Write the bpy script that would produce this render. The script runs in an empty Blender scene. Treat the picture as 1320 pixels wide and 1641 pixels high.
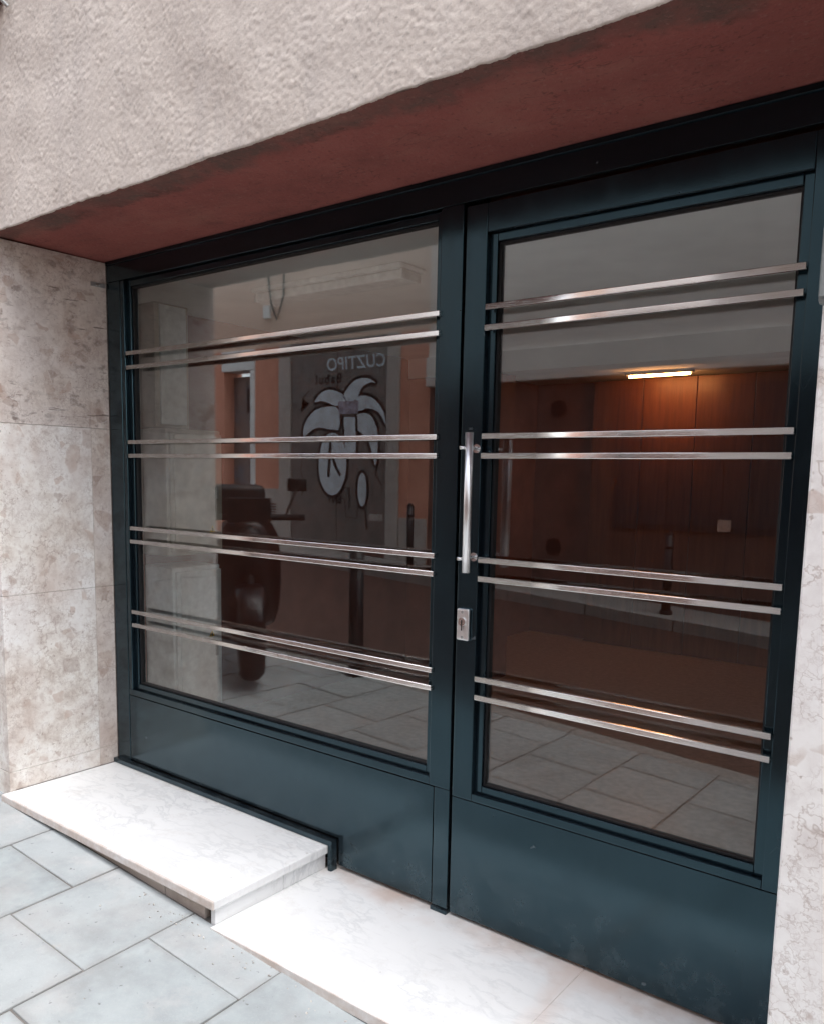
import bpy, bmesh, math, random
import numpy as np
from mathutils import Vector, Matrix
R = math.radians
random.seed(7)
rng = np.random.default_rng(11)
sc = bpy.context.scene
COL = sc.collection

# ------------------------------------------------------------------ camera
cd = bpy.data.cameras.new('Camera')
cam = bpy.data.objects.new('Camera', cd)
COL.objects.link(cam)
sc.camera = cam
yaw, pit, rol = R(37.6429), R(-7.0584), R(1.0897)
fw = Vector((-math.sin(yaw) * math.cos(pit), math.cos(yaw) * math.cos(pit), math.sin(pit)))
rt = Vector((math.cos(yaw), math.sin(yaw), 0))
up = rt.cross(fw)
r2 = rt * math.cos(rol) + up * math.sin(rol)
u2 = up * math.cos(rol) - rt * math.sin(rol)
cam.matrix_world = Matrix(((r2.x, u2.x, -fw.x, 2.9855), (r2.y, u2.y, -fw.y, -1.9677), (r2.z, u2.z, -fw.z, 1.3433), (0, 0, 0, 1)))
cd.sensor_fit = 'HORIZONTAL'
cd.sensor_width = 36.0
cd.lens = 36.0 * 1320.19 / 1320.0
cd.shift_y = 0.0803
cd.clip_start = 0.02
cd.clip_end = 500

# ------------------------------------------------------------------ sky, sun, exposure
SUN_EL, SUN_AZ = R(70), R(78)          # azimuth measured from -Y towards +X
world = bpy.data.worlds.new('World')
sc.world = world
world.use_nodes = True
nt = world.node_tree
nt.nodes.clear()
wo = nt.nodes.new('ShaderNodeOutputWorld')
bg = nt.nodes.new('ShaderNodeBackground')
sky = nt.nodes.new('ShaderNodeTexSky')
hs = nt.nodes.new('ShaderNodeHueSaturation')
sky.sky_type = 'NISHITA'
sky.sun_disc = False
sky.sun_elevation = SUN_EL
sky.sun_rotation = math.pi - SUN_AZ
sky.air_density = 1.0
sky.dust_density = 1.0
hs.inputs['Saturation'].default_value = 0.38
bg.inputs['Strength'].default_value = 0.15
nt.links.new(sky.outputs[0], hs.inputs['Color'])
nt.links.new(hs.outputs[0], bg.inputs[0])
nt.links.new(bg.outputs[0], wo.inputs[0])

sl = bpy.data.lights.new('Sun', 'SUN')
sl.energy = 1.2
sl.angle = R(45)
sl.color = (1.0, 0.975, 0.94)
so = bpy.data.objects.new('Sun', sl)
COL.objects.link(so)
sd = Vector((math.sin(SUN_AZ) * math.cos(SUN_EL), -math.cos(SUN_AZ) * math.cos(SUN_EL), math.sin(SUN_EL)))
so.rotation_euler = sd.to_track_quat('Z', 'Y').to_euler()
so.location = (3, -4, 12)

sc.view_settings.view_transform = 'Standard'
sc.view_settings.look = 'None'
sc.view_settings.gamma = 1.0
sc.view_settings.use_curve_mapping = False
sc.view_settings.exposure = 1.8
sc.cycles.use_denoising = True
sc.cycles.use_adaptive_sampling = True
sc.cycles.adaptive_threshold = 0.025
sc.cycles.max_bounces = 7
sc.cycles.diffuse_bounces = 4
sc.cycles.glossy_bounces = 4
sc.cycles.transparent_max_bounces = 16
sc.cycles.sample_clamp_indirect = 6.0
sc.render.film_transparent = False

# ------------------------------------------------------------------ material helpers
def srgb(r, g, b):
    f = lambda c: (c / 255 / 12.92) if c / 255 <= 0.04045 else ((c / 255 + 0.055) / 1.055) ** 2.4
    return (f(r), f(g), f(b), 1.0)

class NM:
    """small node-material builder working in world-space position"""
    def __init__(self, name, rough=0.8, spec=0.3, metal=0.0, color=(0.5, 0.5, 0.5, 1)):
        self.m = bpy.data.materials.new(name)
        self.m.use_nodes = True
        self.t = self.m.node_tree
        self.t.nodes.clear()
        self.out = self.n('ShaderNodeOutputMaterial')
        self.b = self.n('ShaderNodeBsdfPrincipled')
        self.l(self.b.outputs[0], self.out.inputs['Surface'])
        self.b.inputs['Roughness'].default_value = rough
        self.b.inputs['Metallic'].default_value = metal
        self.b.inputs['Specular IOR Level'].default_value = spec
        self.b.inputs['Base Color'].default_value = color
        self.geo = self.n('ShaderNodeNewGeometry')
        self.pos = self.geo.outputs['Position']
    def n(self, t): return self.t.nodes.new(t)
    def l(self, a, b): self.t.links.new(a, b)
    def mapping(self, scale=(1, 1, 1), loc=(0, 0, 0), rot=(0, 0, 0), src=None):
        m = self.n('ShaderNodeMapping')
        m.inputs['Scale'].default_value = scale
        m.inputs['Location'].default_value = loc
        m.inputs['Rotation'].default_value = rot
        self.l(src or self.pos, m.inputs['Vector'])
        return m.outputs[0]
    def noise(self, scale, detail=4, rough=0.55, vec=None, dist=0.0):
        x = self.n('ShaderNodeTexNoise')
        x.inputs['Scale'].default_value = scale
        x.inputs['Detail'].default_value = detail
        x.inputs['Roughness'].default_value = rough
        x.inputs['Distortion'].default_value = dist
        self.l(vec or self.pos, x.inputs['Vector'])
        return x.outputs['Fac']
    def noisec(self, scale, detail=3, vec=None):
        x = self.n('ShaderNodeTexNoise')
        x.inputs['Scale'].default_value = scale
        x.inputs['Detail'].default_value = detail
        self.l(vec or self.pos, x.inputs['Vector'])
        return x.outputs['Color']
    def voronoi(self, scale, feature='F1', vec=None, rand=1.0):
        x = self.n('ShaderNodeTexVoronoi')
        x.feature = feature
        x.inputs['Scale'].default_value = scale
        x.inputs['Randomness'].default_value = rand
        self.l(vec or self.pos, x.inputs['Vector'])
        return x
    def ramp(self, fac, stops, interp='LINEAR'):
        r = self.n('ShaderNodeValToRGB')
        r.color_ramp.interpolation = interp
        e = r.color_ramp.elements
        while len(e) < len(stops): e.new(0.5)
        for i, (p, c) in enumerate(stops):
            e[i].position = p
            e[i].color = c if len(c) == 4 else (*c, 1)
        self.l(fac, r.inputs[0])
        return r.outputs[0]
    def fr(self, fac, a, b, lo=0.0, hi=1.0):
        r = self.n('ShaderNodeMapRange')
        r.inputs['From Min'].default_value = a
        r.inputs['From Max'].default_value = b
        r.inputs['To Min'].default_value = lo
        r.inputs['To Max'].default_value = hi
        self.l(fac, r.inputs['Value'])
        return r.outputs[0]
    def mix(self, fac, a, b, mode='MIX'):
        x = self.n('ShaderNodeMix')
        x.data_type = 'RGBA'
        x.blend_type = mode
        for v, k in ((fac, 'Factor'), ):
            if isinstance(v, (int, float)): x.inputs[0].default_value = v
            else: self.l(v, x.inputs[0])
        for v, k in ((a, 6), (b, 7)):
            if isinstance(v, tuple): x.inputs[k].default_value = v if len(v) == 4 else (*v, 1)
            else: self.l(v, x.inputs[k])
        return x.outputs[2]
    def math(self, op, a, b=None, c=None):
        x = self.n('ShaderNodeMath')
        x.operation = op
        for i, v in enumerate((a, b, c)):
            if v is None: continue
            if isinstance(v, (int, float)): x.inputs[i].default_value = v
            else: self.l(v, x.inputs[i])
        return x.outputs[0]
    def sep(self, v=None):
        s = self.n('ShaderNodeSeparateXYZ')
        self.l(v or self.pos, s.inputs[0])
        return s.outputs
    def addv(self, a, b, scale):
        m = self.n('ShaderNodeVectorMath'); m.operation = 'MULTIPLY_ADD'
        self.l(a, m.inputs[0]); m.inputs[1].default_value = (scale,) * 3
        self.l(b, m.inputs[2])
        return m.outputs[0]
    def rnd(self):
        o = self.n('ShaderNodeObjectInfo')
        return o.outputs['Random']
    def bump(self, h, strength=0.5, dist=0.005, prev=None):
        x = self.n('ShaderNodeBump')
        x.inputs['Strength'].default_value = strength
        x.inputs['Distance'].default_value = dist
        self.l(h, x.inputs['Height'])
        if prev is not None: self.l(prev, x.inputs['Normal'])
        self.l(x.outputs[0], self.b.inputs['Normal'])
        return x.outputs[0]
    def col(self, c): self.l(c, self.b.inputs['Base Color'])
    def rough(self, r): self.l(r, self.b.inputs['Roughness'])

def mat_plain(name, color, rough=0.6, spec=0.4, metal=0.0, grain=0.12, scale=30):
    k = NM(name, rough, spec, metal)
    n = k.noise(scale, 5)
    lo = tuple(c * (1 - grain) for c in color[:3]); hi = tuple(min(1, c * (1 + grain)) for c in color[:3])
    k.col(k.ramp(n, [(0.3, lo), (0.7, hi)]))
    k.bump(n, 0.08, 0.002)
    return k.m

def mat_stucco():
    k = NM('rough_stucco', 0.95, 0.12)
    fine = k.noise(190, 3, 0.6)
    big = k.noise(2.2, 4, 0.6)
    streak = k.noise(3.0, 4, 0.6, k.mapping((3.0, 1, 0.28)))
    c = k.ramp(big, [(0.30, (0.51, 0.44, 0.385)), (0.52, (0.61, 0.54, 0.478)), (0.72, (0.67, 0.60, 0.54))])
    c = k.mix(k.fr(streak, 0.50, 0.72, 0, 0.42), c, (0.38, 0.34, 0.322, 1))
    speck = k.noise(95, 2, 0.5)
    c = k.mix(k.fr(speck, 0.60, 0.74, 0, 0.55), c, (0.20, 0.175, 0.16, 1))
    c = k.mix(k.fr(fine, 0.35, 0.65, 0.0, 0.35), c, (0.73, 0.66, 0.60, 1))
    k.col(c)
    k.bump(k.math('ADD', k.math('MULTIPLY', k.noise(140, 3), 0.7), fine), 0.4, 0.002)
    return k.m

def mat_breccia(name, pits=True, seed=0.0, brown=0.0, scale=1.0, warm=0.5, pale=0.0):
    """pale conglomerate marble: cream ground, taupe and rose clasts, thin wandering veins"""
    k = NM(name, 0.42, 0.42)
    base = k.mapping((scale,) * 3, (seed, seed * 0.7, seed * 1.3))
    vec = k.addv(k.noisec(9, 3, base), base, 0.07)
    m = k.noise(13, 7, 0.68, vec)
    c = k.ramp(m, [(0.30, (0.46, 0.37, 0.315)), (0.42, (0.64, 0.57, 0.51)), (0.54, (0.77, 0.72, 0.66)), (0.72, (0.85, 0.825, 0.785))])
    c = k.mix(k.fr(k.noise(2.6, 3, 0.5, base), 0.42, 0.62, 0, 0.5), c, (0.79, 0.77, 0.765, 1))
    c = k.mix(k.fr(k.noise(4.5, 4, 0.6, k.mapping((scale,) * 3, (seed + 4, 2, 1))), 0.52, 0.72, 0, warm), c, (0.55, 0.425, 0.365, 1))
    c = k.mix(k.fr(k.noise(42, 5, 0.65, base), 0.54, 0.70, 0, 0.5), c, (0.42, 0.33, 0.29, 1))
    if pale: c = k.mix(pale, c, (0.88, 0.875, 0.87, 1))
    # clasts: small angular cells, a few of them coloured
    h = k.math('MULTIPLY', m, 0.25)
    for vs_, thr, al in ((25, 0.91, 0.55), (13, 0.955, 0.5)):
        v = k.voronoi(vs_, 'F1', vec, 0.95)
        sc_ = k.n('ShaderNodeSeparateColor'); k.l(v.outputs['Color'], sc_.inputs[0])
        dv = k.voronoi(vs_, 'DISTANCE_TO_EDGE', vec, 0.95)
        inside = k.fr(dv.outputs['Distance'], 0.02, 0.09, 0, 1)
        sel = k.math('MULTIPLY', k.math('GREATER_THAN', sc_.outputs[0], thr), inside)
        cl = k.mix(k.fr(k.noise(60, 3, 0.6, base), 0.4, 0.6, 0, 0.5), k.ramp(sc_.outputs[1], [(0.0, (0.33, 0.24, 0.20)), (0.5, (0.50, 0.35, 0.28)), (1.0, (0.58, 0.50, 0.44))]), (0.60, 0.53, 0.48, 1))
        c = k.mix(k.math('MULTIPLY', sel, al), c, cl)
    # veins at three sizes, broken up
    for i, (vs_, w, al) in enumerate(((3.4, 0.007, 0.55), (9.0, 0.012, 0.5), (21.0, 0.022, 0.42))):
        nv = k.noise(vs_, 5, 0.62, k.mapping((scale,) * 3, (seed + 9 + 3 * i, i, 3)))
        ln = k.fr(k.math('ABSOLUTE', k.math('SUBTRACT', nv, 0.5)), 0.0, w, 1, 0)
        ln = k.math('MULTIPLY', ln, k.fr(k.noise(5.0, 3, 0.6, k.mapping((scale,) * 3, (seed, 7 + i, 2))), 0.44, 0.58, 0, 1))
        c = k.mix(k.math('MULTIPLY', ln, al), c, (0.33, 0.235, 0.195, 1))
        h = k.math('SUBTRACT', h, k.math('MULTIPLY', ln, 0.4))
    cv_ = k.voronoi(58, 'DISTANCE_TO_EDGE', k.addv(k.noisec(40, 3, base), base, 0.03))
    cr = k.math('MULTIPLY', k.fr(cv_.outputs['Distance'], 0.0, 0.05, 1, 0), k.fr(k.noise(7, 4, 0.65, k.mapping((scale,) * 3, (seed, 1, 6))), 0.47, 0.60, 0, 1))
    c = k.mix(k.math('MULTIPLY', cr, 0.42), c, (0.36, 0.27, 0.225, 1))
    h = k.math('SUBTRACT', h, k.math('MULTIPLY', cr, 0.35))
    if brown:
        c = k.mix(brown, c, k.mix(1.0, c, (0.66, 0.55, 0.49, 1), 'MULTIPLY'))
    if pits:
        pv = k.noise(17, 3, 0.55, k.mapping((1, 1.0, 2.0), (seed, 0, 0)))
        pv2 = k.noise(30, 3, 0.5, k.mapping((0.3, 0.22, 2.2)))
        zone = k.fr(k.noise(3.2, 3, 0.6, k.mapping((1, 1, 1), (0, 0, 7))), 0.42, 0.62, 0.0, 1.0)
        pit = k.math('MULTIPLY', k.fr(pv, 0.55, 0.64, 0, 0.9), zone)
        pit = k.math('MAXIMUM', pit, k.fr(pv2, 0.66, 0.70, 0, 0.9))
        c = k.mix(k.math('MULTIPLY', pit, 0.8), c, (0.12, 0.08, 0.066, 1))
        h = k.math('SUBTRACT', h, pit)
    pp = k.fr(k.noise(75, 2, 0.5, base), 0.68, 0.74, 0, 1)
    c = k.mix(k.math('MULTIPLY', pp, 0.55), c, (0.30, 0.22, 0.18, 1))
    h = k.math('SUBTRACT', h, k.math('MULTIPLY', pp, 0.6))
    k.col(c)
    k.rough(k.fr(m, 0.3, 0.7, 0.55, 0.38))
    k.bump(h, 0.15 if pale else 0.35, 0.004)
    return k.m

def mat_marble(name, stain=False):
    k = NM(name, 0.38, 0.4)
    vec = k.addv(k.noisec(2.2, 4), k.pos, 0.25)
    n = k.noise(6.5, 7, 0.62, k.mapping((1.0, 2.2, 1), (0, 0, 0), (0, 0, R(28)), vec))
    v = k.fr(k.math('ABSOLUTE', k.math('SUBTRACT', n, 0.5)), 0.0, 0.05, 1, 0)
    c = k.mix(k.math('MULTIPLY', v, k.fr(k.noise(3, 3), 0.42, 0.65, 0.0, 0.42)), (0.755, 0.75, 0.74, 1), (0.42, 0.43, 0.435, 1))
    c = k.mix(k.fr(k.noise(1.7, 4), 0.5, 0.75, 0, 0.35), c, (0.60, 0.595, 0.585, 1))
    # worn, dirty patches and specks
    c = k.mix(k.fr(k.noise(45, 2, 0.5), 0.72, 0.78, 0, 0.5), c, (0.36, 0.33, 0.30, 1))
    c = k.mix(k.fr(k.noise(9, 6, 0.75), 0.55, 0.75, 0, 0.4), c, (0.50, 0.455, 0.42, 1))
    c = k.mix(k.fr(k.noise(28, 4, 0.7, k.mapping((0.25, 1.6, 1), (0, 0, 0), (0, 0, R(-20)))), 0.58, 0.70, 0, 0.38), c, (0.54, 0.525, 0.51, 1))
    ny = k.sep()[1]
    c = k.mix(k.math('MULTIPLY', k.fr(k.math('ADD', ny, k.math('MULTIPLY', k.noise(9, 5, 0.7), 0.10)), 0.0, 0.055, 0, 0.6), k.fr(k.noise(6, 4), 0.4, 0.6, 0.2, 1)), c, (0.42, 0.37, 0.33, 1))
    fy = k.sep()[1]
    wear = k.math('MULTIPLY', k.fr(fy, -0.4985, -0.4945, 1, 0), k.fr(k.noise(13, 5, 0.7), 0.32, 0.62, 0.25, 0.9))
    c = k.mix(wear, c, (0.50, 0.405, 0.345, 1))
    if stain:
        x, y, z = k.sep()
        m = k.math('MULTIPLY', k.fr(k.math('ADD', y, k.math('MULTIPLY', k.noise(7, 4), 0.16)), -0.02, 0.05, 0, 1), k.fr(k.noise(4, 3), 0.40, 0.6, 0, 1))
        c = k.mix(k.math('MULTIPLY', m, 0.6), c, (0.55, 0.40, 0.33, 1))
        band = k.fr(k.math('ABSOLUTE', k.math('SUBTRACT', k.math('ADD', k.math('ADD', x, k.math('MULTIPLY', y, 0.15)), k.math('MULTIPLY', k.noise(8, 4), 0.12)), 2.11)), 0.0, 0.055, 0.5, 0)
        c = k.mix(band, c, (0.62, 0.50, 0.44, 1))
    k.col(c)
    k.rough(k.fr(k.noise(12, 4), 0.3, 0.7, 0.30, 0.55))
    k.bump(k.noise(60, 4), 0.05, 0.002)
    return k.m

def mat_paver():
    k = NM('cement_paver', 0.88, 0.2)
    r = k.rnd()
    m = k.noise(7, 6, 0.62)
    f = k.noise(160, 3, 0.6)
    c = k.ramp(m, [(0.28, (0.305, 0.328, 0.332)), (0.5, (0.375, 0.408, 0.412)), (0.72, (0.44, 0.475, 0.477))])
    c = k.mix(k.fr(r, 0, 1, 0, 0.45), c, (0.31, 0.312, 0.31, 1))
    c = k.mix(k.fr(k.noise(3.1, 4, 0.6), 0.52, 0.72, 0, 0.5), c, (0.385, 0.36, 0.345, 1))
    c = k.mix(k.fr(f, 0.55, 0.75, 0, 0.35), c, (0.45, 0.465, 0.47, 1))
    # spots of old gum and dark specks
    vo = k.voronoi(5.5)
    c = k.mix(k.math('MULTIPLY', k.fr(vo.outputs['Distance'], 0.055, 0.075, 1, 0), 0.5), c, (0.42, 0.39, 0.35, 1))
    c = k.mix(k.fr(k.noise(55, 2, 0.5), 0.70, 0.78, 0, 0.65), c, (0.12, 0.115, 0.11, 1))
    c = k.mix(k.fr(k.noise(5.2, 5, 0.68, k.mapping((1, 1, 1), (9, 1, 0))), 0.54, 0.70, 0, 0.5), c, (0.47, 0.455, 0.445, 1))
    c = k.mix(k.fr(k.noise(20, 5, 0.7, k.mapping((1, 1, 1), (2, 5, 0))), 0.58, 0.74, 0, 0.35), c, (0.26, 0.27, 0.27, 1))
    tc = k.n('ShaderNodeTexCoord')
    ex, ey, ez = k.sep(tc.outputs['Object'])
    ed = k.math('MAXIMUM', k.math('ABSOLUTE', ex), k.math('ABSOLUTE', ey))
    ed = k.math('ADD', ed, k.math('MULTIPLY', k.math('SUBTRACT', k.noise(24, 4, 0.65), 0.5), 0.035))
    c = k.mix(k.fr(ed, 0.175, 0.206, 0, 0.4), c, (0.22, 0.205, 0.19, 1))
    c = k.mix(k.fr(k.noise(1.9, 5, 0.7, k.mapping((1, 1, 1), (3, 8, 0))), 0.52, 0.68, 0, 0.45), c, (0.25, 0.245, 0.235, 1))
    br = k.fr(r, 0, 1, 0.88, 1.06)
    cb_ = k.n('ShaderNodeCombineColor')
    for i_ in range(3): k.l(br, cb_.inputs[i_])
    c = k.mix(1.0, c, cb_.outputs[0], 'MULTIPLY')
    k.col(c)
    k.bump(k.math('ADD', f, k.math('MULTIPLY', m, 0.6)), 0.3, 0.003)
    return k.m

def mat_paint_steel():
    k = NM('dark_blue_steel_paint', 0.2, 0.88)
    k.b.inputs['Specular Tint'].default_value = (0.45, 0.80, 0.97, 1)
    n = k.noise(3.0, 5, 0.6)
    f = k.noise(260, 2, 0.5)
    c = k.ramp(n, [(0.3, (0.003, 0.0048, 0.0068)), (0.7, (0.005, 0.0078, 0.0105))])
    x, y, z = k.sep()
    dust = k.math('MULTIPLY', k.fr(z, 0.0, 0.30, 1, 0), k.fr(k.noise(11, 6, 0.72), 0.42, 0.72, 0, 0.42))
    c = k.mix(dust, c, (0.10, 0.115, 0.12, 1))
    c = k.mix(k.fr(k.noise(38, 2, 0.5), 0.765, 0.79, 0, 0.4), c, (0.18, 0.20, 0.21, 1))
    sm = k.noise(16, 5, 0.7, k.mapping((1, 1, 0.35)))
    c = k.mix(k.fr(sm, 0.56, 0.78, 0, 0.06), c, (0.10, 0.11, 0.115, 1))
    scr = k.math('MULTIPLY', k.fr(k.math('ABSOLUTE', k.math('SUBTRACT', k.noise(9, 2, 0.4, k.mapping((1.6, 1, 0.5), (0, 0, 0), (0, R(35), 0))), 0.5)), 0, 0.0022, 1, 0), k.fr(k.noise(3.3, 3), 0.56, 0.66, 0, 1))
    c = k.mix(k.math('MULTIPLY', scr, 0.15), c, (0.12, 0.14, 0.15, 1))
    k.col(c)
    k.rough(k.math('ADD', k.fr(n, 0.3, 0.7, 0.13, 0.18), k.fr(sm, 0.45, 0.75, 0, 0.07)))
    k.bump(k.math('ADD', k.math('MULTIPLY', f, 0.2), k.noise(7, 2)), 0.06, 0.004)
    return k.m

def mat_soffit():
    k = NM('dark_red_paint', 0.85, 0.2)
    n = k.noise(5, 6, 0.6)
    c = k.ramp(n, [(0.3, (0.235, 0.075, 0.063)), (0.55, (0.28, 0.09, 0.074)), (0.75, (0.32, 0.108, 0.088))])
    x, y, z = k.sep()
    wob = k.math('MULTIPLY', k.noise(4.5, 5, 0.65), 0.22)
    edge = k.fr(k.math('SUBTRACT', k.math('ADD', y, 0.465), wob), -0.05, 0.0, 1, 0)
    c = k.mix(k.math('MULTIPLY', edge, k.fr(k.noise(9, 5, 0.7), 0.35, 0.60, 0.35, 0.9)), c, (0.12, 0.078, 0.064, 1))
    rim = k.math('MULTIPLY', k.fr(k.math('ABSOLUTE', k.math('SUBTRACT', edge, 0.5)), 0.0, 0.45, 1, 0), k.fr(k.noise(6, 3), 0.48, 0.6, 0, 0.6))
    c = k.mix(rim, c, (0.06, 0.03, 0.026, 1))
    st = k.fr(k.noise(3.1, 6, 0.68, k.mapping((0.8, 1.3, 1))), 0.52, 0.74, 0, 0.5)
    c = k.mix(st, c, (0.105, 0.048, 0.042, 1))
    lt = k.fr(k.noise(3.0, 6, 0.7, k.mapping((0.8, 1.6, 1), (6, 2, 0))), 0.54, 0.74, 0, 0.5)
    c = k.mix(lt, c, (0.34, 0.15, 0.115, 1))
    ck = k.math('MULTIPLY', k.fr(k.math('ABSOLUTE', k.math('SUBTRACT', k.noise(2.2, 5, 0.6, k.mapping((0.8, 1.5, 1), (1, 1, 0))), 0.5)), 0, 0.0035, 1, 0), k.fr(k.noise(1.7, 2), 0.46, 0.56, 0, 1))
    c = k.mix(k.math('MULTIPLY', ck, 0.55), c, (0.055, 0.028, 0.024, 1))
    c = k.mix(k.fr(k.noise(90, 3, 0.6), 0.58, 0.72, 0, 0.5), c, (0.30, 0.15, 0.125, 1))
    c = k.mix(k.fr(k.noise(70, 3, 0.6, k.mapping((1, 1, 1), (5, 3, 1))), 0.60, 0.72, 0, 0.5), c, (0.07, 0.03, 0.028, 1))
    k.col(c)
    k.bump(k.math('ADD', k.noise(85, 4), k.math('MULTIPLY', k.noise(14, 3), 0.8)), 0.7, 0.006)
    return k.m

def mat_glass():
    m = bpy.data.materials.new('tinted_glass')
    m.use_nodes = True
    t = m.node_tree
    t.nodes.clear()
    o = t.nodes.new('ShaderNodeOutputMaterial')
    mx = t.nodes.new('ShaderNodeMixShader')
    tr = t.nodes.new('ShaderNodeBsdfTransparent')
    gl = t.nodes.new('ShaderNodeBsdfGlossy')
    dp = t.nodes.new('ShaderNodeVectorMath'); dp.operation = 'DOT_PRODUCT'
    def mth(op, a, b=None, c=None):
        x = t.nodes.new('ShaderNodeMath'); x.operation = op
        for i, v in enumerate((a, b, c)):
            if v is None: continue
            if isinstance(v, (int, float)): x.inputs[i].default_value = v
            else: t.links.new(v, x.inputs[i])
        return x.outputs[0]
    tr.inputs['Color'].default_value = (0.95, 0.97, 0.96, 1)
    gl.inputs['Color'].default_value = (1, 1, 1, 1)
    gl.inputs['Roughness'].default_value = 0.0
    nz = t.nodes.new('ShaderNodeTexNoise'); nz.inputs['Scale'].default_value = 1.6
    ge = t.nodes.new('ShaderNodeNewGeometry')
    bp = t.nodes.new('ShaderNodeBump'); bp.inputs['Strength'].default_value = 0.05; bp.inputs['Distance'].default_value = 0.006
    t.links.new(ge.outputs['Position'], nz.inputs['Vector'])
    t.links.new(nz.outputs['Fac'], bp.inputs['Height'])
    t.links.new(bp.outputs[0], gl.inputs['Normal'])
    t.links.new(ge.outputs['Normal'], dp.inputs[0]); t.links.new(ge.outputs['Incoming'], dp.inputs[1])
    ab = mth('ABSOLUTE', dp.outputs['Value'])                       # Schlick reflectance of a coated pane, same on both faces
    t.links.new(mth('MULTIPLY_ADD', mth('POWER', mth('SUBTRACT', 1.0, ab), 3.0), 0.86, 0.060), mx.inputs[0])
    t.links.new(tr.outputs[0], mx.inputs[1])
    t.links.new(gl.outputs[0], mx.inputs[2])
    t.links.new(mx.outputs[0], o.inputs['Surface'])
    return m

def mat_brushed(name, rough=0.22, col=(0.95, 0.92, 0.89, 1)):
    k = NM(name, rough, 0.5, 1.0, col)
    n = k.noise(40, 4, 0.6, k.mapping((0.4, 1, 40)))
    k.col(k.ramp(n, [(0.3, tuple(c * 0.88 for c in col[:3])), (0.7, col)]))
    k.rough(k.fr(n, 0.3, 0.7, rough * 0.8, rough * 1.4))
    return k.m

def mat_emit(name, color, strength):
    m = bpy.data.materials.new(name)
    m.use_nodes = True
    t = m.node_tree
    t.nodes.clear()
    o = t.nodes.new('ShaderNodeOutputMaterial')
    e = t.nodes.new('ShaderNodeEmission')
    e.inputs[0].default_value = color
    e.inputs[1].default_value = strength
    t.links.new(e.outputs[0], o.inputs[0])
    return m

def mat_wood():
    k = NM('varnished_wood', 0.4, 0.4)
    n = k.noise(9, 6, 0.6, k.mapping((3.2, 1, 0.28)))
    c = k.ramp(n, [(0.3, (0.13, 0.042, 0.018)), (0.55, (0.20, 0.066, 0.026)), (0.75, (0.26, 0.09, 0.036))])
    c = k.mix(k.fr(k.rnd(), 0, 1, 0, 0.4), c, (0.11, 0.034, 0.015, 1))
    k.col(c)
    k.bump(n, 0.1, 0.002)
    return k.m

def mat_wall(name, a, b, streak=0.3, dark=(0.1, 0.08, 0.07, 1)):
    k = NM(name, 0.9, 0.15)
    c = k.ramp(k.noise(1.6, 6, 0.6), [(0.3, a), (0.7, b)])
    s = k.noise(2.2, 5, 0.65, k.mapping((2.6, 1, 0.3)))
    c = k.mix(k.fr(s, 0.52, 0.75, 0, streak), c, dark)
    k.col(c)
    k.bump(k.noise(70, 4), 0.3, 0.004)
    return k.m

def mat_gate(name, base, blot, scale):
    k = NM(name, 0.55, 0.35)
    n = k.noise(scale, 6, 0.65)
    c = k.mix(k.fr(n, 0.5, 0.7, 0, 0.6), base, blot)
    c = k.mix(k.fr(k.noise(6, 5, 0.7), 0.55, 0.75, 0, 0.7), c, (0.09, 0.075, 0.068, 1))
    k.col(c)
    k.bump(k.noise(30, 4), 0.1, 0.003)
    return k.m

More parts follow.
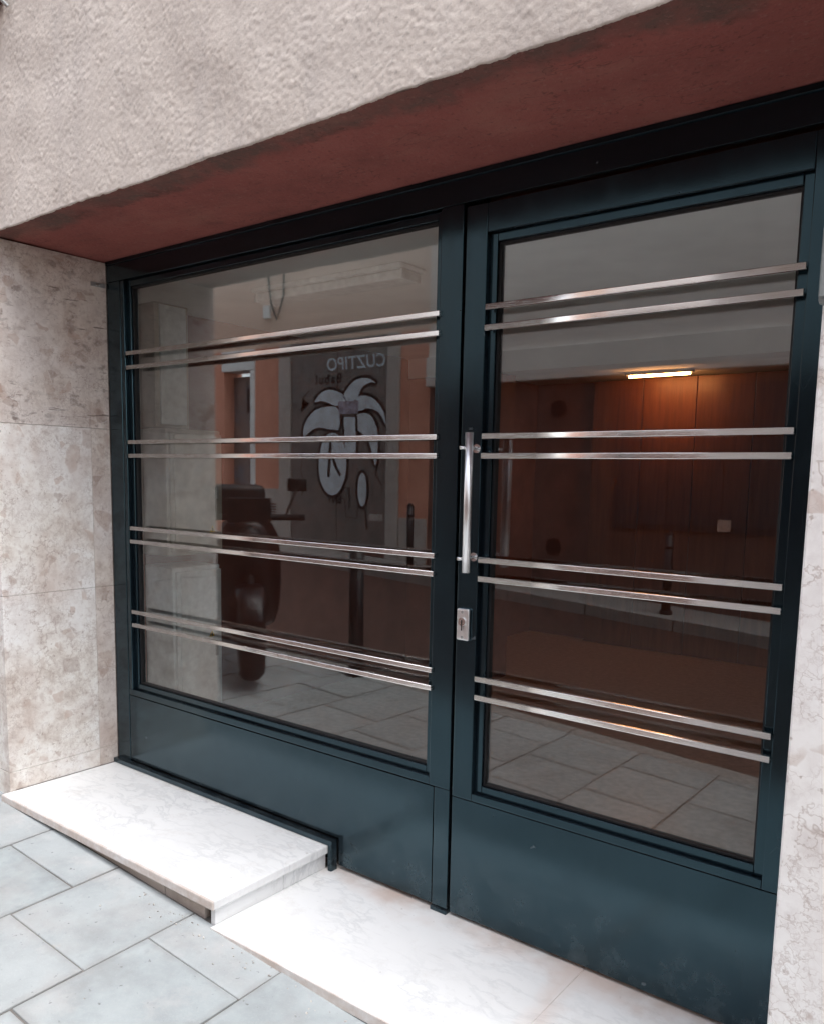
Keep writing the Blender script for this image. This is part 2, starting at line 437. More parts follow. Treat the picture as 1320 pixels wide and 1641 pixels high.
M = dict(
    stucco=mat_stucco(), stone=mat_breccia('breccia_marble', False, 0.0), stone_b=mat_breccia('brown_shaded_pitted_breccia', True, 1.9, 0.5), stone_c=mat_breccia('tan_breccia_strip', False, 5.3, 0.45), stone_r=mat_breccia('pale_breccia_marble', False, 3.7, 0.0, 0.8, 0.25, 0.5),
    marble=mat_marble('white_marble'), marble_s=mat_marble('stained_white_marble', True),
    riser=mat_wall('weathered_riser_marble', (0.40, 0.32, 0.27, 1), (0.55, 0.48, 0.43, 1), 0.5, (0.20, 0.15, 0.12, 1)),
    paver=mat_paver(), paint=mat_paint_steel(), soffit=mat_soffit(), glass=mat_glass(),
    steel=mat_brushed('brushed_steel'), chrome=mat_brushed('polished_chrome', 0.14, (0.86, 0.86, 0.86, 1)),
    rubber=mat_plain('black_gasket', (0.008, 0.008, 0.009), 0.55), dark=mat_plain('gap_shade_black', (0.006, 0.006, 0.007), 0.8),
    mortar=mat_plain('dirty_mortar', (0.10, 0.088, 0.078), 0.95, 0.1, 0, 0.45, 60),
    joint=mat_wall('joint_sand', (0.045, 0.038, 0.033, 1), (0.30, 0.28, 0.26, 1), 0.2, (0.09, 0.08, 0.07, 1)),
    asphalt=mat_plain('brown_asphalt', (0.085, 0.052, 0.044), 0.9, 0.2, 0, 0.3, 25),
    kerb=mat_plain('granite_kerb', (0.30, 0.285, 0.27), 0.85, 0.2, 0, 0.3, 60),
    salmon=mat_wall('salmon_render', (0.70, 0.32, 0.225, 1), (0.77, 0.39, 0.285, 1), 0.25, (0.32, 0.17, 0.13, 1)),
    peach=mat_wall('peach_render', (0.72, 0.52, 0.41, 1), (0.80, 0.59, 0.47, 1), 0.25, (0.45, 0.33, 0.27, 1)),
    opp=mat_wall('grey_beige_render', (0.72, 0.675, 0.635, 1), (0.79, 0.745, 0.705, 1), 0.3, (0.30, 0.26, 0.24, 1)),
    brown=mat_wall('dark_brown_stone', (0.15, 0.085, 0.072, 1), (0.195, 0.115, 0.098, 1), 0.4, (0.07, 0.05, 0.045, 1)),
    pale=mat_plain('pale_grey_render', (0.48, 0.45, 0.42), 0.85), gate=mat_gate('grey_gate_paint', (0.17, 0.16, 0.15, 1), (0.23, 0.225, 0.215, 1), 1.3),
    blue=mat_gate('blue_tagged_paint', (0.24, 0.20, 0.185, 1), (0.10, 0.26, 0.38, 1), 2.2),
    shutter=mat_plain('slate_shutter', (0.035, 0.045, 0.055), 0.4, 0.5), white=mat_plain('white_enamel', (0.82, 0.85, 0.84), 0.4),
    cream=mat_plain('cream_paint', (0.55, 0.49, 0.42), 0.6, 0.3, 0, 0.25, 8), tagw=mat_plain('pale_blue_spray_paint', (0.66, 0.74, 0.80), 0.7, 0.2, 0, 0.2, 6), tagl=mat_plain('lilac_spray_paint', (0.40, 0.38, 0.46), 0.7, 0.2, 0, 0.35, 14),
    tagb=mat_plain('black_spray_paint', (0.008, 0.008, 0.009), 0.7), black=mat_plain('black_powder_coat', (0.014, 0.014, 0.016), 0.45, 0.5),
    wood=mat_wood(), lobby=mat_plain('lobby_plaster', (0.86, 0.87, 0.85), 0.9, 0.1, 0, 0.08, 3), lobbyred=mat_plain('lobby_red_plaster', (0.24, 0.085, 0.06), 0.8, 0.2, 0, 0.2, 4),
    lfloor=mat_plain('lobby_terrazzo', (0.36, 0.23, 0.185), 0.35, 0.4, 0, 0.2, 30), yellow=mat_plain('yellow_print', (0.70, 0.46, 0.05), 0.5),
    seat=mat_plain('black_vinyl', (0.012, 0.011, 0.011), 0.5), redp=mat_plain('dark_maroon_lacquer', (0.016, 0.006, 0.006), 0.35, 0.4), tail=mat_plain('orange_lens', (0.6, 0.16, 0.03), 0.2, 0.6),
    grey=mat_plain('grey_plastic', (0.20, 0.215, 0.21), 0.5), rust=mat_plain('rusty_brown_paint', (0.075, 0.028, 0.022), 0.7, 0.2, 0, 0.4, 30), iron=mat_plain('galvanised_iron', (0.45, 0.45, 0.44), 0.45, 0.5, 0.6),
    handle=NM('satin_chrome', 0.34, 0.5, 1.0, (0.90, 0.90, 0.90, 1)).m,
    grout=mat_plain('beige_grout', (0.34, 0.28, 0.245), 0.95, 0.1, 0, 0.3, 40),
    peachn=mat_plain('peach_paper', (0.62, 0.42, 0.34), 0.7),
    tube=mat_emit('warm_lit_tube', (1.0, 0.42, 0.14, 1), 26.0), debris=mat_plain('street_grit', (0.46, 0.43, 0.40), 0.9, 0.1, 0, 0.5, 80), leaf=mat_plain('dry_leaf', (0.16, 0.10, 0.06), 0.9),
)

# ------------------------------------------------------------------ mesh helpers
def finish(ob, parent):
    COL.objects.link(ob)
    if parent is not None:
        ob.parent = parent
        if parent.parent is None:
            ob.matrix_parent_inverse = Matrix.Translation(parent.location).inverted() if parent.type == 'EMPTY' else parent.matrix_basis.inverted()
        else:
            ob.matrix_parent_inverse = Matrix.Identity(4)
    return ob

def link_bm(name, bm, mat, parent=None, smooth=False):
    me = bpy.data.meshes.new(name)
    bm.normal_update()
    bm.to_mesh(me)
    bm.free()
    me.materials.append(mat)
    if smooth:
        for p in me.polygons: p.use_smooth = True
    return finish(bpy.data.objects.new(name, me), parent)

def add_box(bm, x0, x1, y0, y1, z0, z1, bev=0.0, seg=2):
    t = bmesh.new()
    bmesh.ops.create_cube(t, size=1.0)
    for v in t.verts:
        v.co = Vector(((x0 + x1) / 2 + v.co.x * (x1 - x0), (y0 + y1) / 2 + v.co.y * (y1 - y0), (z0 + z1) / 2 + v.co.z * (z1 - z0)))
    if bev > 0:
        bmesh.ops.bevel(t, geom=list(t.edges), offset=bev, segments=seg, affect='EDGES', profile=0.5)
    me = bpy.data.meshes.new('tmp')
    t.to_mesh(me)
    t.free()
    bm.from_mesh(me)
    bpy.data.meshes.remove(me)

def box(name, x0, x1, y0, y1, z0, z1, mat, parent=None, bev=0.0):
    bm = bmesh.new()
    add_box(bm, x0, x1, y0, y1, z0, z1, bev)
    return link_bm(name, bm, mat, parent)

def boxes(name, lst, mat, parent=None, bev=0.0):
    bm = bmesh.new()
    for b in lst: add_box(bm, *b, bev)
    return link_bm(name, bm, mat, parent)

def add_tube(bm, p0, p1, r, n=20, r1=None, caps=True):
    p0, p1 = Vector(p0), Vector(p1)
    d = p1 - p0
    q = d.to_track_quat('Z', 'Y').to_matrix().to_4x4()
    bmesh.ops.create_cone(bm, cap_ends=caps, segments=n, radius1=r, radius2=r if r1 is None else r1, depth=d.length, matrix=Matrix.Translation((p0 + p1) / 2) @ q)

def tube(name, p0, p1, r, mat, parent=None, n=20, r1=None):
    bm = bmesh.new()
    add_tube(bm, p0, p1, r, n, r1)
    o = link_bm(name, bm, mat, parent)
    for p in o.data.polygons: p.use_smooth = len(p.vertices) == 4
    return o

def sweep(name, pts, r, mat, parent=None, n=8):
    cu = bpy.data.curves.new(name, 'CURVE'); cu.dimensions = '3D'
    sp = cu.splines.new('POLY'); sp.points.add(len(pts) - 1)
    for p, c in zip(sp.points, pts): p.co = (*c, 1)
    cu.bevel_depth = r; cu.bevel_resolution = 2
    tmp = bpy.data.objects.new('tmp', cu); COL.objects.link(tmp)
    me = bpy.data.meshes.new_from_object(tmp.evaluated_get(bpy.context.evaluated_depsgraph_get()))
    bpy.data.objects.remove(tmp); bpy.data.curves.remove(cu)
    me.name = name; me.materials.clear(); me.materials.append(mat)
    for p in me.polygons: p.use_smooth = True
    return finish(bpy.data.objects.new(name, me), parent)

def thing(name, label, cat, loc=(0, 0, 0), group=None):
    o = bpy.data.objects.new(name, None)
    o.empty_display_size = 0.1
    o.location = loc
    COL.objects.link(o)
    return tag(o, label, cat, group)

def tag(o, label, cat, group=None):
    o['label'] = label; o['category'] = cat
    if group: o['group'] = group
    return o

def struct(o):
    o['kind'] = 'structure'
    return o

# ------------------------------------------------------------------ dimensions (metres)
XJ = -0.138            # left reveal face
XR = 2.66              # right pier corner
YF = -0.465            # street face of the building
ZT = 2.183             # soffit
FACE = 0.010           # steel frame face
SL, SX, SY0, SYF = 0.056, 0.052, -0.45, 0.022
def gz(x, y): return SL - SX * x + SYF * min(0.0, (y - SY0)) 
KERB = -2.05

# ------------------------------------------------------------------ ground
def sheet(name, x0, x1, y0, y1, dz, mat, nx=2, ny=2):
    bm = bmesh.new()
    vs = [[bm.verts.new((x0 + (x1 - x0) * i / nx, y0 + (y1 - y0) * j / ny, gz(x0 + (x1 - x0) * i / nx, y0 + (y1 - y0) * j / ny) + dz)) for j in range(ny + 1)] for i in range(nx + 1)]
    for i in range(nx):
        for j in range(ny):
            bm.faces.new((vs[i][j], vs[i + 1][j], vs[i + 1][j + 1], vs[i][j + 1]))
    return link_bm(name, bm, mat)

pav = struct(sheet('pavement', -14, 16, KERB, 0.03, -0.0050, M['joint'], 4, 8))
TL = 0.402
bm = bmesh.new()
add_box(bm, -0.1978, 0.1978, -0.1983, 0.1983, -0.035, 0.0, 0.0028, 2)
tile_me = bpy.data.meshes.new('paving_tile')
bm.to_mesh(tile_me); bm.free()
tile_me.materials.append(M['paver'])
half_me = {}
slope = Matrix.Rotation(math.atan(SX), 4, 'Y') @ Matrix.Rotation(math.atan(SYF), 4, 'X')
for i in range(-17, 22):
    cx = 0.420 + TL * i
    off = -0.645 if i % 2 == 0 else -0.846
    for j in range(-1, 6):
        y1 = off + 0.4 * 1.005 - j * 0.4025
        y0 = y1 - 0.4025
        top, bot = min(y1, -0.478 if -0.2 < cx < 2.9 else -0.02), max(y0, KERB + 0.14)
        if top - bot < 0.05: continue
        if top - bot > 0.395: me = tile_me
        else:
            key = round(top - bot, 3)
            if key not in half_me:
                b2 = bmesh.new(); hh = (top - bot) / 2 - 0.0025
                add_box(b2, -0.1978, 0.1978, -hh, hh, -0.035, 0.0, 0.0028, 2)
                half_me[key] = bpy.data.meshes.new('paving_tile'); b2.to_mesh(half_me[key]); b2.free()
                half_me[key].materials.append(M['paver'])
            me = half_me[key]
        cy = (top + bot) / 2
        o = bpy.data.objects.new('paving_tile', me)
        jit = Matrix.Rotation(R(random.uniform(-0.25, 0.25)), 4, 'X') @ Matrix.Rotation(R(random.uniform(-0.25, 0.25)), 4, 'Y') @ Matrix.Rotation(R(random.uniform(-0.35, 0.35)), 4, 'Z')
        o.matrix_basis = Matrix.Translation((cx + random.uniform(-.0012, .0012), cy + random.uniform(-.0012, .0012), gz(cx, cy) + random.uniform(-0.0012, 0.0012))) @ slope @ jit
        COL.objects.link(o)
        o.parent = pav
# kerb stones, road, opposite pavement
kerb_me = None
for i in range(-14, 16):
    x = i * 1.0
    o = box('kerb_stone', -0.495, 0.495, -0.065, 0.065, -0.20, 0.0, M['kerb'], None, 0.012) if kerb_me is None else bpy.data.objects.new('kerb_stone', kerb_me)
    if kerb_me is None: kerb_me = o.data
    else: COL.objects.link(o)
    o.matrix_basis = Matrix.Translation((x + 0.5, KERB + 0.07, gz(x + 0.5, KERB))) @ slope
    o.parent = pav
struct(sheet('road', -40, 40, -30, KERB + 0.01, -0.13, M['asphalt'], 4, 2))
OK_ = -6.35
op = struct(sheet('opposite_pavement', -16, 16, -7.25, OK_, -0.01, M['kerb'], 4, 2))
for i in range(-16, 12):
    o = bpy.data.objects.new('kerb_stone', kerb_me); COL.objects.link(o)
    o.matrix_basis = Matrix.Translation((i + 0.5, OK_ + 0.05, gz(i + 0.5, OK_))) @ slope
    o.parent = op

# ------------------------------------------------------------------ the building
bld = thing('building', 'pinkish rough stucco and stone street building around the dark entrance', 'building', (1.26, 0, 0))
# roughcast front above the entrance: real relief
def blur(a, n):
    for _ in range(n):
        a = (a + np.roll(a, 1, 0) + np.roll(a, -1, 0)) / 3
        a = (a + np.roll(a, 1, 1) + np.roll(a, -1, 1)) / 3
    return a
def stucco_patch():
    x0, x1, z0, z1, p = -0.75, 3.25, ZT, 3.08, 0.0042
    nx, nz = int((x1 - x0) / p), int((z1 - z0) / p)
    fx = np.fft.fftfreq(nx + 1, p)[:, None]; fz = np.fft.rfftfreq(nz + 1, p)[None, :]
    ff = np.hypot(fx, fz)
    def band(lo, hi):                       # isotropic band of grain sizes (metres)
        F = np.fft.rfft2(rng.standard_normal((nx + 1, nz + 1))) * np.exp(-(ff * lo) ** 2 * 2) * (1 - np.exp(-(ff * hi) ** 2 * 2))
        g_ = np.fft.irfft2(F, (nx + 1, nz + 1)); return g_ / g_.std()
    c = band(0.15, 1.0); d = band(0.05, 0.4); a = band(0.004, 0.02)
    grain = np.zeros((nx + 1, nz + 1))
    for dens, rad, amp in ((0.13, 1.5, 0.0021), (0.035, 2.05, 0.0027), (0.004, 2.6, 0.0030)):    # thrown grains of three sizes
        imp = (rng.random((nx + 1, nz + 1)) < dens) * (0.35 + 0.65 * rng.random((nx + 1, nz + 1)))
        kk = int(math.ceil(rad))
        for dx in range(-kk, kk + 1):
            for dz in range(-kk, kk + 1):
                r_ = math.hypot(dx, dz) / rad
                if r_ < 1: grain = np.maximum(grain, np.roll(imp, (dx, dz), (0, 1)) * amp * math.sqrt(1 - r_ * r_))
    h = grain * (0.75 + 0.25 * np.clip(d, -1, 1)) + 0.00022 * a + 0.0013 * c - 0.001
    X = np.linspace(x0, x1, nx + 1)[:, None] + 0 * h
    Z = np.linspace(z0, z1, nz + 1)[None, :] + 0 * h
    Y = YF - h
    lip = np.convolve(rng.standard_normal(nx + 1), np.ones(5) / 5, 'same') * 0.0022 + np.convolve(rng.standard_normal(nx + 1), np.ones(60) / 60, 'same') * 0.014
    chips = (np.convolve((rng.random(nx + 1) > 0.985).astype(float), np.ones(7) / 5, 'same')) * rng.random(nx + 1) * 0.006
    for k in range(4):
        Z[:, k] += (lip + 0.5 * chips) * (1 - k / 4)
        Y[:, k] += (0.0012 if k == 0 else 0.0) + chips * 0.5 * (1 - k / 4)
    # under-lip row
    Xu, Zu, Yu = X[:, :1], Z[:, :1] * 0 + ZT + 0.010, Y[:, :1] * 0 + YF + 0.03
    X = np.concatenate([Xu, X], 1); Z = np.concatenate([Zu, Z], 1); Y = np.concatenate([Yu, Y], 1)
    n2 = X.shape[1]
    co = np.stack([X, Y, Z], -1).reshape(-1, 3)
    i, j = np.meshgrid(np.arange(nx), np.arange(n2 - 1), indexing='ij')
    q = np.stack([i * n2 + j, (i + 1) * n2 + j, (i + 1) * n2 + j + 1, i * n2 + j + 1], -1).reshape(-1, 4)
    me = bpy.data.meshes.new('stucco_wall')
    me.vertices.add(len(co)); me.vertices.foreach_set('co', co.ravel().astype(np.float32))
    me.loops.add(q.size); me.loops.foreach_set('vertex_index', q.ravel().astype(np.int32))
    me.polygons.add(len(q)); me.polygons.foreach_set('loop_start', np.arange(0, q.size, 4, dtype=np.int32)); me.polygons.foreach_set('loop_total', np.full(len(q), 4, dtype=np.int32))
    me.update(calc_edges=True)
    me.polygons.foreach_set('use_smooth', np.ones(len(q), dtype=bool))
    me.materials.append(M['stucco'])
    return finish(bpy.data.objects.new('stucco_wall', me), bld)
stucco_patch()
boxes('upper_wall', [(-9.0, -0.752, YF + 0.001, 0.08, ZT + 0.01, 7.5), (3.252, 11.0, YF + 0.001, 0.08, ZT + 0.01, 7.5), (-0.752, 3.252, YF + 0.001, 0.08, 3.081, 7.5), (-0.752, 3.252, YF + 0.022, 0.08, ZT + 0.012, 3.081)], M['stucco'], bld)
# soffit slab (slightly uneven paint edge)
bm = bmesh.new()
nx = 160
sx = np.linspace(-1.4, 3.9, nx + 1)
rows = []
for yv, dz in ((YF + 0.006, 0.004), (YF + 0.020, 0.0), (-0.30, 0.001), (-0.12, -0.001), (0.08, 0.0)):
    rows.append([bm.verts.new((x, yv, ZT + dz + random.uniform(-1, 1) * (0.0008 if yv > -0.4 else 0.0022))) for x in sx])
for a, b in zip(rows[:-1], rows[1:]):
    for i in range(nx): bm.faces.new((a[i + 1], a[i], b[i], b[i + 1]))
link_bm('soffit', bm, M['soffit'], bld, True)

# stone piers, clad slab by slab
def pier(x0, x1):
    o = box('stone_pier', x0, x1, YF + 0.022, 0.08, -0.30, ZT - 0.003, M['grout'], bld)
    return o
pl = pier(-1.30, XJ - 0.020)
pr = pier(XR + 0.020, 3.9)
YV = -0.078
def slab(x0, x1, y0, y1, z0, z1, mat, par, bev=0.0018):
    return box('stone_slab', x0, x1, y0, y1, z0, z1, mat, par, bev)
g = 0.0006
for (z0, z1) in ((0.086, 0.162), (0.162, 0.858), (0.858, 1.513), (1.513, 2.178)):
    sm_ = M['stone_b'] if z0 > 1.5 else M['stone']  # upper slabs: brown stone tone, with some soffit shade put into the colour
    slab(XJ - 0.022, XJ, YF + 0.003, YV - g, z0 + g, z1 - g, sm_, pl, 0.0010)
    slab(XJ - 0.022, XJ - 0.0015, YV + g, 0.008, z0 + g, z1 - g, M['stone_b'] if z0 > 1.5 else M['stone_c'], pl, 0.0010)
for (z0, z1) in ((-0.2, 0.161), (0.163, 0.857), (0.859, 1.512), (1.514, 2.178)):
    slab(-0.70, XJ - 0.0005, YF - 0.0005, YF + 0.0215, z0 + g, z1 - g, M['stone'], pl)
    slab(-1.28, -0.702, YF, YF + 0.0215, z0 + g, z1 - g, M['stone'], pl)
for (z0, z1) in ((-0.32, -0.10), (-0.098, 1.69), (1.692, 2.178)):
    slab(XR, 3.27, YF - 0.0005, YF + 0.0215, z0 + g, z1 - g, M['stone_r'], pr, 0.004)
    slab(3.272, 3.88, YF, YF + 0.0215, z0 + g, z1 - g, M['stone_r'], pr)
    slab(XR + 0.0005, XR + 0.022, YF + 0.022, 0.008, z0 + g, z1 - g, M['stone_r'], pr)
box('side_wall', -9.0, -1.302, YF + 0.001, 0.08, -0.3, ZT + 0.008, M['stucco'], bld)
box('side_wall', 3.902, 11.0, YF + 0.001, 0.08, -0.6, ZT + 0.008, M['stucco'], bld)

# ------------------------------------------------------------------ lobby behind the glass
LX0, LX1, LY1, LZ, LB = -0.60, 3.4, 2.60, 2.14, 4.40
lob = lambda n, *a: struct(box(n, *a))
lob('lobby_floor', LX0, LX1, 0.081, LB, -0.12, -0.004, M['lfloor'])
lob('lobby_ceiling', LX0, LX1, 0.081, LB, LZ, LZ + 0.1, M['lobby'])
lob('lobby_left_wall', LX0 - 0.1, LX0 - 0.001, 0.081, LB, -0.1, LZ + 0.1, M['lobbyred'])
lob('lobby_right_wall', LX1 + 0.001, LX1 + 0.1, 0.081, LB, -0.1, LZ + 0.1, M['lobby'])
lob('lobby_back_wall', LX0 - 0.1, LX1 + 0.1, LB + 0.001, LB + 0.1, -0.1, LZ + 0.1, M['lobbyred'])
lob('lobby_beam', LX0, LX1, LY1, LY1 + 0.20, 2.01, LZ - 0.001, M['lobby'])
lob('lobby_partition', LX0, 0.13, LY1 + 0.02, LY1 + 0.2, -0.003, 2.009, M['lobbyred'])
lob('lobby_partition', 1.98, LX1, LY1 + 0.02, LY1 + 0.2, -0.003, 2.009, M['lobbyred'])

# wood-panelled wall with a lit tube at its top
wp = thing('wood_panelling', 'orange lit wooden plank panelling deep inside, behind the right glass', 'panelling', (0.9, 4.3, 0))
for i in range(6):
    x = -0.03 + i * 0.42
    box('plank', x + 0.002, x + 0.417, 4.30 + random.uniform(0, .003), 4.35, 0.0, LZ - 0.012, M['wood'], wp, 0.003)
ll = thing('tube_lamp', 'lit tube lamp above the wooden panelling behind the right glass', 'lamp', (0.63, 4.0, LZ))
box('housing', 0.38, 0.88, 3.96, 4.02, LZ - 0.022, LZ - 0.001, M['white'], ll, 0.003)
tube('lamp_tube', (0.40, 3.99, LZ - 0.031), (0.86, 3.99, LZ - 0.031), 0.008, M['tube'], ll)
# unlit batten on the ceiling near the glass
cf = thing('ceiling_light', 'unlit white batten light on the ceiling behind the left glass', 'ceiling light', (0.57, 0.6, LZ))
box('tray', 0.155, 0.985, 0.52, 0.675, LZ - 0.020, LZ - 0.001, M['white'], cf, 0.004)
box('diffuser', 0.17, 0.965, 0.54, 0.655, LZ - 0.056, LZ - 0.0205, M['white'], cf, 0.008)
box('end_cap', 0.9655, 0.978, 0.538, 0.657, LZ - 0.058, LZ - 0.0205, M['white'], cf, 0.003)
box('end_cap', 0.157, 0.1695, 0.538, 0.657, LZ - 0.058, LZ - 0.0205, M['white'], cf, 0.003)
# meter cabinets against the lobby's left wall, fronts facing +X
def warn(x, y, z, s, par):
    bm = bmesh.new()
    add_tri = lambda s_, dx, : [bm.verts.new((x + dx, y - s_, z - s_ * 0.58)), bm.verts.new((x + dx, y + s_, z - s_ * 0.58)), bm.verts.new((x + dx, y, z + s_ * 1.15))]
    a = add_tri(s, 0.0); b = add_tri(s, 0.002)
    bm.faces.new(b); bm.faces.new(a[::-1])
    for i in range(3): bm.faces.new((a[i], a[(i + 1) % 3], b[(i + 1) % 3], b[i]))
    t = link_bm('warning_triangle', bm, M['yellow'], par)
    box('bolt_mark', x + 0.0021, x + 0.003, y - 0.003, y + 0.003, z - s * 0.3, z + s * 0.55, M['tagb'], t)
def cabinet(label, z0, z1, y0, y1, mat, dm):
    c = thing('meter_cabinet', label, 'cabinet', (-0.47, (y0 + y1) / 2, z0), 'meter cabinets in the lobby')
    box('casing', LX0 + 0.001, -0.372, y0, y1, z0, z1, mat, c, 0.006)
    d = box('cabinet_door', -0.371, -0.352, y0 + 0.012, y1 - 0.006, z0 + 0.02, z1 - 0.02, dm, c, 0.004)
    box('hinge_strip', -0.3515, -0.346, y0 + 0.03, y0 + 0.05, z0 + 0.03, z1 - 0.03, dm, d, 0.002)
    box('latch', -0.3515, -0.343, y1 - 0.05, y1 - 0.035, (z0 + z1) / 2 - 0.03, (z0 + z1) / 2 + 0.03, M['iron'], d, 0.002)
    warn(-0.3515, y1 - 0.07, z0 + (0.12 if mat is M['cream'] else 0.52), 0.018, c)
    return c
cabinet('cream stained upper cabinet behind the left glass', 0.935, 1.55, 0.45, 0.775, M['cream'], M['cream'])
cabinet('white lower cabinet behind the left glass, on the lobby floor', 0.0, 0.875, 0.475, 0.765, M['white'], M['white'])
cv = thing('cable_trunking', 'pale vertical trunking above the cabinets behind the left glass', 'trunking', (-0.5, 0.58, 1.56))
box('trunk_channel', LX0 + 0.001, -0.44, 0.445, 0.64, 1.556, LZ - 0.002, M['cream'], cv, 0.004)
box('trunk_cover', -0.4395, -0.428, 0.47, 0.62, 1.57, LZ - 0.01, M['white'], cv, 0.003)

# ------------------------------------------------------------------ steel entrance: fixed part
fr = thing('entrance_frame', 'dark blue steel frame with wide fixed glass panel left of the door', 'window frame', (0.7, 0.03, 0))
P_ = M['paint']
GL, GR, GB, GT = -0.024, 1.541, 0.4236, 2.098      # fixed glass opening
boxes('head_rail', [(XJ + 0.002, XR - 0.002, FACE, 0.075, 2.100, 2.1815), (XJ + 0.002, XR - 0.002, FACE - 0.006, FACE - 0.0005, 2.166, 2.1815)], P_, fr, 0.0016)
box('frame_jamb', XJ + 0.0005, -0.049, FACE, 0.075, 0.088, 2.0985, P_, fr, 0.0018)
box('frame_jamb', 2.596, XR - 0.001, FACE, 0.075, -0.002, 2.0985, P_, fr, 0.0018)
box('stile', -0.047, GL, FACE + 0.002, 0.06, 0.398, 2.0975, P_, fr, 0.0022)
boxes('mullion', [(GR, 1.618, FACE, 0.075, 0.3985, 2.0985), (1.5615, 1.618, FACE, 0.075, 0.014, 0.3975)], P_, fr, 0.002)
box('mullion_foot', 1.560, 1.620, FACE - 0.007, 0.075, -0.001, 0.0135, P_, fr, 0.0015)
box('sill_rail', -0.047, GR - 0.0005, FACE, 0.06, 0.3985, GB, P_, fr, 0.0022)
box('backing_plate', -0.05, 1.63, 0.030, 0.06, 0.015, 0.3975, M['dark'], fr)  # black behind the panel grooves, standing in for their shade
box('rebate_strip', 1.6185, 1.66, 0.046, 0.078, 0.0, 2.0985, M['dark'], fr)  # black put behind the leaf gap to give it its shade
bm = bmesh.new()
f0 = bm.faces.new([bm.verts.new((x, 0.029, z)) for x, z in ((-0.046, 0.112), (1.165, 0.112), (1.165, 0.016), (1.5575, 0.016), (1.5575, 0.3945), (-0.046, 0.3945))])
e = bmesh.ops.extrude_face_region(bm, geom=[f0])
for v in e['geom']:
    if isinstance(v, bmesh.types.BMVert): v.co.y = FACE + 0.002
bmesh.ops.recalc_face_normals(bm, faces=bm.faces)
bmesh.ops.bevel(bm, geom=list(bm.edges), offset=0.0015, segments=2, affect='EDGES', profile=0.5)
link_bm('kick_panel', bm, P_, fr)
boxes('angle_trim', [(XJ + 0.002, 1.1545, -0.016, -0.0125, 0.0885, 0.106), (XJ + 0.002, 1.1545, -0.0124, FACE + 0.0015, 0.1025, 0.106)], P_, fr, 0.0008)
boxes('angle_trim', [(1.143, 1.1595, -0.018, -0.0145, 0.0005, 0.1085), (1.156, 1.1595, -0.0144, FACE + 0.0015, 0.0005, 0.1085)], P_, fr, 0.0008)
box('sill_block', XJ + 0.002, 1.143, 0.0, 0.029, 0.088, 0.1022, M['dark'], fr)

def glazing(x0, x1, z0, z1, par):
    b, b2 = 0.024, 0.030
    def ring(name, w0, w1, ya, yb, mat, bev):
        boxes(name, [(x0 + w0, x0 + w1, ya, yb, z0 + w0, z1 - w0), (x1 - w1, x1 - w0, ya, yb, z0 + w0, z1 - w0),
                     (x0 + w1 + 0.0003, x1 - w1 - 0.0003, ya, yb, z0 + w0, z0 + w1), (x0 + w1 + 0.0003, x1 - w1 - 0.0003, ya, yb, z1 - w1, z1 - w0)], mat, par, bev)
    ring('glazing_bead', 0.0003, b, 0.027, 0.058, P_, 0.0022)
    ring('gasket', b + 0.0003, b2, 0.036, 0.058, M['rubber'], 0.0008)
    box('glass_pane', x0 + b2 - 0.004, x1 - b2 + 0.004, 0.044, 0.050, z0 + b2 - 0.004, z1 - b2 + 0.004, M['glass'], par)
glazing(GL, GR, GB, GT, fr)

BZ = (1.8096, 1.7542, 1.4587, 1.4040, 1.1095, 1.0550, 0.7613, 0.7061)
def bar_mesh(x0, x1):
    bm = bmesh.new()
    hh, n = 0.0076, 8
    prof = []
    for i in range(n + 1):
        t = -1 + 2 * i / n
        prof.append((0.00008 * t * t, hh * t))
    prof += [(0.0095, hh), (0.0095, -hh)]
    ra = [bm.verts.new((x0, y, z)) for y, z in prof]; rb = [bm.verts.new((x1, y, z)) for y, z in prof]
    m = len(prof)
    for i in range(m): bm.faces.new((ra[i], ra[(i + 1) % m], rb[(i + 1) % m], rb[i]))
    bm.faces.new(ra[::-1]); bm.faces.new(rb)
    bmesh.ops.recalc_face_normals(bm, faces=bm.faces)
    me = bpy.data.meshes.new('steel_bar'); bm.to_mesh(me); bm.free()
    me.materials.append(M['steel'])
    for p in me.polygons: p.use_smooth = len(p.vertices) == 4 and abs(p.normal.y) > 0.5
    return me
def bars(x0, x1, par):
    me = bar_mesh(x0, x1)
    for z in BZ:
        o = bpy.data.objects.new('steel_bar', me)
        o.location = (random.uniform(-.0015, .0015), 0.0, z)
        o.rotation_euler = (R(random.uniform(-1.5, 1.5)), 0, 0)
        finish(o, par)
bars(0.0, 1.5473, fr)

# ------------------------------------------------------------------ steel entrance: door leaf
dl = thing('door', 'dark blue steel door leaf with tall glass, steel bars and pull handle', 'door', (1.63, 0.03, 0.01))
DX0, DX1, DZ0, DZ1 = 1.628, 2.590, 0.012, 2.088
HX0, HX1, HZ0, HZ1 = 1.697, 2.522, 0.408, 2.010
box('stile', DX0, HX0, FACE, 0.06, 0.3855, DZ1, P_, dl, 0.0022)
box('stile', HX1, DX1, FACE, 0.06, 0.3855, DZ1, P_, dl, 0.0022)
box('top_rail', HX0 + 0.0002, HX1 - 0.0002, FACE + 0.0004, 0.06, HZ1, DZ1, P_, dl, 0.0022)
box('bottom_rail', HX0 + 0.0002, HX1 - 0.0002, FACE + 0.0004, 0.06, 0.3855, HZ0, P_, dl, 0.0022)
box('kick_panel', DX0, DX1, FACE + 0.001, 0.05, DZ0, 0.3835, P_, dl, 0.0018)
glazing(HX0, HX1, HZ0, HZ1, dl)
bars(1.7035, 2.520, dl)
